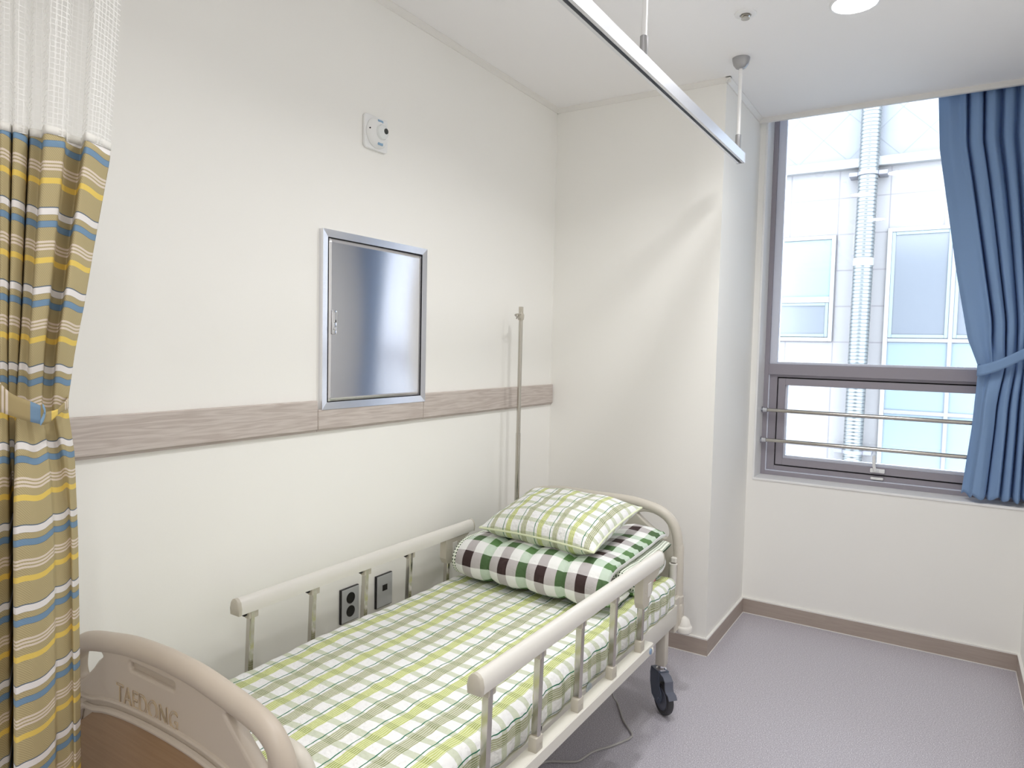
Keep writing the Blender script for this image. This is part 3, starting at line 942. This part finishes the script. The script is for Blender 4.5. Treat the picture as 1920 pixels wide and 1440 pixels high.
for sgn in (-1, 1):
    xx = CX + sgn * .42
    pts = [(FX + sgn * q[0], FY + .060, q[1]) for q in ((.310, .712), (.345, .708), (.370, .690), (.381, .662), (.384, .60), (.384, .44), (.384, .33))]
    MB().tube(smooth(pts, 5), .021, 14).build('corner_tube', 'bed_plastic', fb)
    m = MB().lathe([(.030, .285), (.036, .292), (.037, .308), (.033, .316), (.030, .318), (.022, .345), (.010, .355)], (FX + sgn * .440, FY - .01, 0), n=28)
    m.build('wall_bumper', 'rail_plastic', fb)
# recessed grip, wood inset with raised frame and lettering on the foot side
fy = FY - .017
MB().box((FX - .120, FY - .006, .780), (FX + .066, FY + .010, .810), .002).build('grip_recess', 'foot_plastic', fb)
ins = [(FX - .33, .20), (FX + .33, .20), (FX + .33, .60), (FX + .25, .655), (FX + .1, .678), (FX - .1, .678), (FX - .25, .655), (FX - .33, .60)]
plate('wood_inset', [ins], .006, fy - .001, 'panel_wood', fb, .001)
fr = [(p[0], fy - .003, p[1]) for p in smooth(ins, 4, True)]
MB().tube(fr, .008, 8, closed=True).build('inset_frame', 'foot_plastic', fb)
fr2 = [(FX + (p[0] - FX) * 1.07, fy, .44 + (p[1] - .44) * 1.09) for p in smooth(ins, 4, True)]
MB().tube(fr2, .006, 8, closed=True).build('outer_bead', 'foot_plastic', fb)
tc = bpy.data.curves.new('lettering', 'FONT'); tc.body = 'TAEDONG'; tc.size = .060; tc.space_character = 1.05; tc.align_x = 'CENTER'
tc.extrude = .0006; tc.fill_mode = 'NONE'; tc.bevel_depth = .0005
tm = bpy.data.objects.new('lettering', tc); COL.objects.link(tm); bpy.context.view_layer.update()
me = bpy.data.meshes.new_from_object(tm.evaluated_get(bpy.context.evaluated_depsgraph_get())); bpy.data.objects.remove(tm, do_unlink=True)
me.transform(Matrix(((.80, 0, 0, FX - .045), (0, 0, -1, fy - .0008), (0, 1, 0, .702), (0, 0, 0, 1))))
me.materials.clear()
lt = link('lettering', me, 'letter', fb, None); lt['label'] = 'thin champagne lettering'

# frame: beams, cross members, deck
for sgn in (-1, 1):
    xo = CX + sgn * .438; xi = xo - sgn * .042
    b_ = MB().box((xi, FY + .02, .345), (xo, HY - .07, .430), .004, seg=2).build('side_beam', 'bed_paint', bed)
    MB().box((xo - sgn * .046, HY - .072, .30), (xo - sgn * .008, HY - .014, .452), .004).build('corner_bracket', 'bed_plastic', b_)
    MB().box((xo - sgn * .05, FY + .014, .30), (xo - sgn * .004, FY + .07, .452), .004).build('corner_bracket', 'bed_plastic', b_)
    if sgn > 0:
        pz = at(1103.5, 1290, 0, xo)
        MB().lathe([(.017, 0), (.017, .004), (.013, .006)], (xo, pz[1], pz[2]), (1, 0, 0), 24).build('hole_cap', plain('pale_blue_cap', (206, 216, 222), .3), b_)
        pz = at(1013, 1367, 0, xo)
        MB().lathe([(.009, -.001), (.009, .0006)], (xo, pz[1], pz[2]), (1, 0, 0), 18).build('bolt_hole', 'dark', b_)
for yy in (1.14, 2.02, 2.88): MB().box((CX - .396, yy - .02, .335), (CX + .396, yy + .02, .385), .003).build('cross_member', 'bed_paint', bed)
MB().box((CX - .392, FY + .06, .392), (CX + .392, HY - .08, .421), .004).build('deck', 'bed_paint', bed)
MB().box((CX - .12, 1.75, .22), (CX + .06, 2.25, .30), .015, seg=2).box((CX - .05, 1.6, .30), (CX - .01, 2.6, .345)).build('motor_unit', 'dark', bed)
# legs with braked casters
ax_ = np.array([.65, .76, 0]); ax_ /= np.linalg.norm(ax_); tr_ = np.array([.76, -.65, 0]); tr_ /= np.linalg.norm(tr_)
for (lx, ly) in ((.925, 2.958), (CX * 2 - .925, 2.958), (.925, 1.20), (CX * 2 - .925, 1.20)):
    lg = MB().box((lx - .021, ly - .021, .200), (lx + .021, ly + .021, .350), .004, seg=2).build('leg', 'bed_plastic', bed)
    O = np.array([lx, ly, 0]); wc = O + tr_ * .026 + np.array([0, 0, .066])
    MB().lathe([(.012, .172), (.022, .176), (.022, .186), (.015, .190), (.015, .202)], (lx, ly, 0), n=20).build('swivel', 'chrome', lg)
    MB().lathe([(.046, -.0125), (.055, -.0155), (.063, -.012), (.066, -.005), (.066, .005), (.063, .012), (.055, .0155), (.046, .0125)], wc, ax_, 40).build('tyre', 'tyre', lg)
    MB().lathe([(.006, -.0205), (.010, -.020), (.012, -.016), (.045, -.0145), (.047, -.010), (.047, .010), (.045, .0145), (.012, .016), (.010, .020), (.006, .0205)], wc, ax_, 32).build('wheel_hub', 'hub', lg)
    m = MB()
    for sd in (-1, 1):
        a0 = ax_ * (.0215 * sd)
        ou = [(-.046, .176), (-.052, .150), (-.050, .110), (-.034, .062), (.010, .040), (.036, .052), (.046, .075), (.040, .10), (.026, .118), (.020, .150), (.020, .176)]
        A = [O + tr_ * p[0] + a0 - ax_ * .0018 + np.array([0, 0, p[1]]) for p in ou]; B = [p + ax_ * .0036 for p in A]; n = len(ou)
        m.add(A + B, [tuple(range(n)), tuple(range(n, 2 * n))] + [(j, (j + 1) % n, n + (j + 1) % n, n + j) for j in range(n)])
    A = [O + tr_ * p[0] + ax_ * p[1] * .0233 + np.array([0, 0, p[2]]) for p in [(-.046, -1, .172), (.022, -1, .172), (.022, 1, .172), (-.046, 1, .172), (-.046, -1, .178), (.022, -1, .178), (.022, 1, .178), (-.046, 1, .178)]]
    m.add(A, [(0, 1, 2, 3), (4, 5, 6, 7), (0, 1, 5, 4), (1, 2, 6, 5), (2, 3, 7, 6), (3, 0, 4, 7)])
    m.lathe([(.006, -.026), (.007, -.0255), (.007, .0255), (.006, .026)], wc, ax_, 12, 0)
    m.build('fork', 'fork', lg, 30)
    pr_ = [(-.019, 0), (.019, 0), (.019, .006), (-.019, .006)]
    m = MB()
    pth = [O + tr_ * a + np.array([0, 0, b]) for a, b in [(.014, .170), (.046, .164), (.060, .152), (.062, .124), (.070, .110), (.090, .104), (.098, .090)]]
    m.tube(pth, 1.0, prof=pr_, up=tuple(np.array([0, 0, 1.]))); m.build('brake_pedal', 'hub', lg, 40)


# side rails
def side_rail(xr, zc):
    y0, y1 = 1.462, 2.678
    prof = [(-.019, -.025), (-.021, -.006), (-.017, .012), (-.009, .021), (0, .024), (.009, .021), (.017, .012), (.021, -.006), (.019, -.025)]
    prof = [(a, b) for a, b in prof]
    m = MB().tube([(xr, y0 + .012, zc), (xr, y1 - .008, zc)], 1.0, prof=prof, up=(0, 0, 1))
    rail = m.build('side_rail', 'rail_plastic', bed, 50)
    MB().tube([(xr, y0, zc), (xr, y0 + .004, zc), (xr, y0 + .014, zc)], [.80, 1.04, 1.04], prof=prof, up=(0, 0, 1)).build('end_cap', 'bracket', rail, 50)
    MB().tube([(xr, y1 - .010, zc), (xr, y1 - .004, zc), (xr, y1, zc)], [1.04, 1.04, .8], prof=prof, up=(0, 0, 1)).build('end_cap', 'bracket', rail, 50)
    zk = zc - .024
    ys = [1.523, 1.768, 2.014, 2.260, 2.505]
    for i, yy in enumerate(ys):
        yb3 = yy - .010
        MB().tube([(xr, yb3, .470), (xr, yy, zk)], 1.0, prof=[(a * .0115, b * .0085) for a, b in [(-.7, -1), (.7, -1), (1, -.7), (1, .7), (.7, 1), (-.7, 1), (-1, .7), (-1, -.7)]], up=(0, 1, 0)).build('rail_post', 'tube_steel', rail, 30)
        b = MB().box((xr - .013, yb3 - .018, .448), (xr + .013, yb3 + .018, .490), .003, seg=2)
        b.lathe([(.004, 0), (.004, .001)], (xr + .013, yb3 + .008, .468), (1, 0, 0), 10)
        b.build('post_base', 'bracket', rail)
        if i < 4:
            b = MB().box((xr - .011, yy - .015, zk - .026), (xr + .011, yy + .020, zk), .003, seg=2)
            b.lathe([(.0035, 0), (.0035, .0006)], (xr + .011, yy + .010, zk - .014), (1, 0, 0), 10, 0)
            b.build('post_clamp', 'bracket', rail)
            MB().box((xr - .014, yy - .026, zk - .018), (xr + .002, yy - .012, zk - .002), .004).build('pivot', 'dark', rail)
    yy = ys[4]
    ou = [(yy - .030, zk), (yy + .140, zk), (yy + .120, .700), (yy + .066, .680), (yy + .062, .652), (yy + .034, .628), (yy + .028, .606), (yy - .018, .606), (yy - .032, .630)]
    A = [(xr - .016, p[0], p[1]) for p in ou]; B = [(xr + .016, p[0], p[1]) for p in ou]; n = len(ou)
    b = MB(); b.add(A + B, [tuple(range(n)), tuple(range(n, 2 * n))] + [(j, (j + 1) % n, n + (j + 1) % n, n + j) for j in range(n)])
    b.lathe([(.004, 0), (.004, .0008)], (xr + .016, yy - .002, .662), (1, 0, 0), 10)
    b.build('latch_housing', 'bracket', rail, 30)
    MB().box((xr + .0155, yy + .014, .640), (xr + .0175, yy + .046, .690), .002).build('latch_slider', 'rail_plastic', rail)
    MB().box((xr - .010, yy + .066, .672), (xr + .010, yy + .112, .696), .005, seg=2).build('release_button', 'red', rail)['label'] = 'red release button'
    m = MB().box((xr - .024, 1.42, .410), (xr + .018, 2.592, .450), .003)
    m.lathe([(.010, 0), (.010, .004), (.007, .006)], (xr + .018, 2.575, .425), (1, 0, 0), 16)
    m.build('base_bar', 'bed_paint', rail)
    MB().lathe([(.011, 0), (.011, .003), (.008, .005)], (xr + .018, 2.560, .428), (1, 0, 0), 16).build('bolt', plain('blue_zinc', (150, 175, 205), .3, .6), rail)
    return rail


side_rail(1.002, .749)
side_rail(.1265, .735)

# ------------------------------------------------------------------ mattress in its checked cover
MX0, MX1, MY0, MY1, MZ0, MZ1 = .150, .952, 1.075, 3.062, .423, .552
rng = random.Random(4)
sec = []      # cross-section: from left bottom over the top to right bottom (x, z, u)
rd = .032
hw = (MX1 - MX0) / 2; mc = (MX0 + MX1) / 2; hz = (MZ1 - MZ0) / 2; mz = (MZ0 + MZ1) / 2
NA = 176
raw = []
for i in range(NA):
    a = 2 * math.pi * i / NA - math.pi / 2
    p = 7
    ca, sa = math.cos(a), math.sin(a)
    raw.append((a, ca, sa))
loop = []
per = []
# rounded rectangle sampled by arc length, starting at bottom centre, going +x
def rr_point(s_):
    L1 = hw - rd; L2 = math.pi / 2 * rd; L3 = 2 * (hz - rd)
    segs = [('l', L1), ('a', L2), ('l2', L3), ('a2', L2), ('t', 2 * L1), ('a3', L2), ('l3', L3), ('a4', L2), ('b', L1)]
    for nme, L in segs:
        if s_ <= L or nme == 'b': break
        s_ -= L
    if nme == 'l': return (s_, -hz)
    if nme == 'a': q = s_ / rd; return (L1 + rd * math.sin(q), -hz + rd - rd * math.cos(q))
    if nme == 'l2': return (hw, -hz + rd + s_)
    if nme == 'a2': q = s_ / rd; return (L1 + rd * math.cos(q), hz - rd + rd * math.sin(q))
    if nme == 't': return (L1 - s_, hz)
    if nme == 'a3': q = s_ / rd; return (-L1 - rd * math.sin(q), hz - rd + rd * math.cos(q))
    if nme == 'l3': return (-hw, hz - rd - s_)
    if nme == 'a4': q = s_ / rd; return (-L1 - rd * math.cos(q), -hz + rd - rd * math.sin(q))
    return (-L1 + s_, -hz)


LT = 4 * (hw - rd) + 2 * math.pi * rd + 4 * (hz - rd)
ys = list(MY0 + .03 * (1 - np.cos(np.linspace(0, math.pi / 2, 6)))) + list(np.linspace(MY0 + .05, MY1 - .05, 90)) + list(MY1 - .03 + .03 * np.sin(np.linspace(0, math.pi / 2, 6)))
G = []; UV = []
ph = [rng.uniform(0, 6.28) for _ in range(8)]
for y in ys:
    e = min(1, (y - MY0) / .03, (MY1 - y) / .03); e = max(e, 0); sh = 1 - (1 - math.sqrt(1 - (1 - e) ** 2)) * .05
    sh2 = 1 - (1 - math.sqrt(max(0, 1 - (1 - e) ** 2))) * .45
    row = []; ur = []
    for i in range(NA + 1):
        s_ = LT * i / NA
        a, b = rr_point(s_)
        fu = .0022 * math.sin(a * 31 + ph[0] + 2 * math.sin(y * 7)) * math.sin(y * 37 + ph[1]) + .003 * math.sin(y * 4.2 + ph[2]) * (a / hw) + .003 * math.sin(y * 9 + a * 6)
        side = abs(a) > hw - rd * .6
        xx = mc + a * sh + ((.006 * math.sin(y * 22 + ph[3]) * (1 - (b / hz) ** 2) + .004 * math.sin(y * 61)) * (1 if a > 0 else -1) if side else 0)
        zz = mz + b * sh2 + (fu if b > 0 else 0)
        row.append((xx, y, zz)); ur.append((MX1 - rd - (s_ - (hw - rd + math.pi * rd + 2 * hz - 2 * rd)), y))
    G.append(row); UV.append(ur)
mat_o = sheet('mattress', G, UV, 'check', None)
tag(mat_o, 'long mattress in a green and white checked cover on the bed', 'mattress')
# close the two ends
bm = bmesh.new(); bm.from_mesh(mat_o.data); bmesh.ops.remove_doubles(bm, verts=bm.verts[:], dist=1e-5)
bmesh.ops.holes_fill(bm, edges=[e for e in bm.edges if e.is_boundary], sides=0); bm.to_mesh(mat_o.data); bm.free()

# ------------------------------------------------------------------ folded quilt
qt = thing('folded_quilt', 'green brown and white gingham quilt folded thick under the pillow', 'quilt', (.53, 2.75, .552))


def fold_layer(name, path, x0, x1, t0, parent, rows_in='dots', v0=0., ch=.1365, edge_r=.022, phx=.0, border=True, seed=1):
    """a puffy sheet of thickness t0 that follows path in the yz plane and spans x0..x1"""
    C = smooth(path, 10); n = len(C)
    T = []
    for i in range(n):
        d = C[min(i + 1, n - 1)] - C[max(i - 1, 0)]; d /= np.linalg.norm(d); T.append(np.array([d[1], -d[0]]))
    L = [0.]
    for i in range(1, n): L.append(L[-1] + np.linalg.norm(C[i] - C[i - 1]))
    xs = list(np.linspace(x0, x1, 96)); G = []; UV = []; mi = []
    ring = []
    def th(x, s_):
        e = min(x - x0, x1 - x) / edge_r; e = math.sqrt(max(0, 1 - (1 - min(1, e)) ** 2))
        es = min(s_, L[-1] - s_) / .03; es = math.sqrt(max(0, 1 - (1 - min(1, es)) ** 2)) * .85 + .15
        puff = abs(math.sin(math.pi * (x - x0 - phx) / ch)) ** .55 * (.55 + .45 * abs(math.sin(math.pi * (s_ + .05 * seed) / .21)) ** .5)
        wv = .06 * math.sin(s_ * 70 + x * 30 + seed) * math.sin(x * 60)
        return t0 * (.48 + .64 * puff + wv) * (.30 + .70 * e) * es
    for side in (1, -1):
        rng_ = range(n) if side == 1 else range(n - 1, -1, -1)
        for i in rng_:
            row = []; ur = []
            for x in xs:
                h = th(x, L[i]) / 2
                p = C[i] + T[i] * h * side
                wob = .006 * math.sin(L[i] * 9 + seed) * (1 if x > .5 * (x0 + x1) else -1) * abs(2 * (x - .5 * (x0 + x1)) / (x1 - x0)) ** 3
                row.append((x + wob, p[0], p[1])); ur.append((x, L[i] + v0))
            G.append(row); UV.append(ur)
    a = len(G)
    for i in range(a - 1):
        for j in range(len(xs) - 1):
            out_side = i < n - 1
            mi.append(0 if out_side and not (border and j < 3) else 1)
    o = sheet(name, G, UV, ['quilt', rows_in], parent, mi=mi)
    bm = bmesh.new(); bm.from_mesh(o.data)
    bm.verts.ensure_lookup_table(); b = len(xs)
    for i in range(n - 1):      # close the x ends between the two skins
        for j in (0, b - 1):
            q = [bm.verts[i * b + j], bm.verts[(i + 1) * b + j], bm.verts[(a - 2 - i) * b + j], bm.verts[(a - 1 - i) * b + j]]
            try: f = bm.faces.new(q if j else q[::-1]); f.smooth = True; f.material_index = 0 if j else 1
            except Exception: pass
    bmesh.ops.holes_fill(bm, edges=[e for e in bm.edges if e.is_boundary], sides=0)
    bmesh.ops.recalc_face_normals(bm, faces=bm.faces[:]); bm.to_mesh(o.data); bm.free()
    return o


roll = [(3.05, .730), (2.97, .736), (2.85, .722), (2.66, .708), (2.535, .704), (2.482, .684), (2.462, .645), (2.482, .606), (2.540, .588), (2.66, .588)]
lower = [(2.69, .584), (2.80, .584), (2.97, .591), (3.015, .603), (3.018, .622), (2.97, .637), (2.80, .637), (2.60, .637)]
flap = [(2.58, .672), (2.75, .674), (2.92, .684), (3.055, .692)]
fold_layer('outer_fold', roll, .190, .888, .054, qt, v0=.012, phx=.02, ch=.165)
fold_layer('inner_fold', lower, .20, .905, .050, qt, 'dots', phx=.05, border=False, seed=3)
fold_layer('lining_flap', flap, .22, .915, .034, qt, 'dots', border=False, seed=5, phx=.03)['label'] = 'dotted white lining'
s_fl = [o for o in qt.children if o.name.startswith('lining_flap')][0]
s_fl.data.materials[0] = MT['dots']

# ------------------------------------------------------------------ pillow
pc = np.array([.550, 2.722, .819]); pw, pd, phh = .272, .205, .080
tilt = math.radians(14); yawp = math.radians(-4.0)
Rm = Matrix.Rotation(yawp, 3, 'Z') @ Matrix.Rotation(tilt, 3, 'X')
N1, N2 = 64, 48
def pil(s_, t_, side):
    es, et = abs(s_), abs(t_)
    inn = (1 - .035 * (1 - es ** 2) * et ** 4)
    x = pw * s_ * (1 - .07 * (1 - t_ ** 2) * es ** 3); y = pd * t_ * (1 - .09 * (1 - s_ ** 2) * et ** 3)
    h = phh * (max(0, 1 - es ** (3.2 if side > 0 else 5)) ** .55) * (max(0, 1 - et ** (3.0 if side > 0 else 5)) ** .52)
    h *= 1 + .05 * math.sin(s_ * 9 + t_ * 4) + .04 * math.sin(t_ * 11 - s_ * 3)
    z = h * side * (.95 if side > 0 else .80)
    q = Rm @ Vector((x, y, z))
    return tuple(pc + np.array(q))
G = []; UV = []
ss = np.sin(np.linspace(-math.pi / 2, math.pi / 2, N1 + 1)); tt = np.sin(np.linspace(-math.pi / 2, math.pi / 2, N2 + 1))
for side in (1, -1):
    for t_ in (tt if side == 1 else tt[::-1]):
        G.append([pil(s_, t_, side) for s_ in ss]); UV.append([(.243 + pw * (s_ + 1) * 1.13, .008 + (pd * 1.15 * (t_ + 1) if side == 1 else -pd * (t_ + 1))) for s_ in ss])
po = sheet('pillow', G, UV, 'check_pillow', None)
bm = bmesh.new(); bm.from_mesh(po.data); bmesh.ops.remove_doubles(bm, verts=bm.verts[:], dist=1e-5); bmesh.ops.recalc_face_normals(bm, faces=bm.faces[:]); bm.to_mesh(po.data); bm.free()
tag(po, 'plump green checked pillow leaning on the folded quilt', 'pillow')
edge_p = [pil(s_, -1, 1) for s_ in ss] + [pil(1, t_, 1) for t_ in tt[1:]] + [pil(s_, 1, 1) for s_ in ss[::-1][1:]] + [pil(-1, t_, 1) for t_ in tt[::-1][1:-1]]
MB().tube(edge_p, .0042, 8, closed=True).build('piping', plain('pale_green_piping', (226, 232, 200), .7), po)

# ------------------------------------------------------------------ IV pole in the far head corner
iv = thing('iv_pole', 'slim steel drip pole standing in the far head corner of the bed', 'pole', (.100, 3.100, .565))
MB().tube([(.100, 3.100, .565), (.100, 3.100, 1.1)], .0118, 16).build('lower_tube', 'tube_steel', iv)
MB().tube([(.100, 3.100, 1.05), (.100, 3.100, 1.70)], .0102, 16).build('upper_tube', 'tube_steel', iv)
m = MB().box((.100 - .010, 3.100 - .008, 1.690), (.100 + .010, 3.100 + .008, 1.726), .003, seg=2)
m.lathe([(.008, 1.655), (.015, 1.664), (.0165, 1.685), (.012, 1.695)], (.100, 3.100, 0), n=20)
hk = m.build('hook_head', 'bracket', iv)
for sx_ in (-1, 1):
    MB().tube(smooth([(.100, 3.100, 1.675), (.100 + sx_ * .006, 3.085, 1.688), (.100 + sx_ * .010, 3.03, 1.682), (.100 + sx_ * .012, 2.985, 1.668), (.100 + sx_ * .012, 2.968, 1.672), (.100 + sx_ * .012, 2.960, 1.692)][:(3 if sx_ > 0 else 2)] + [(.100 + sx_ * .012, 3.078, 1.665)], 5), .0038, 8).build('hook', 'tube_steel', hk)

# ------------------------------------------------------------------ power cord trailing from under the bed
cp = [(.55, 2.15), (.62, 2.22), (.685, 2.306), (.712, 2.362), (.78, 2.407), (.807, 2.434), (.825, 2.515), (.862, 2.580), (.890, 2.640), (.904, 2.680), (.899, 2.713), (.833, 2.784), (.79, 2.85), (.755, 2.90)]
pp = [(a, b, .006) for a, b in cp] + [(.735, 2.90, .030), (.725, 2.885, .075), (.70, 2.84, .16), (.66, 2.78, .26), (.62, 2.7, .33)]
MB().tube(smooth(pp, 6), .0042, 10).build('power_cord', 'cord', bed)['label'] = 'thin grey power cord trailing on the floor'
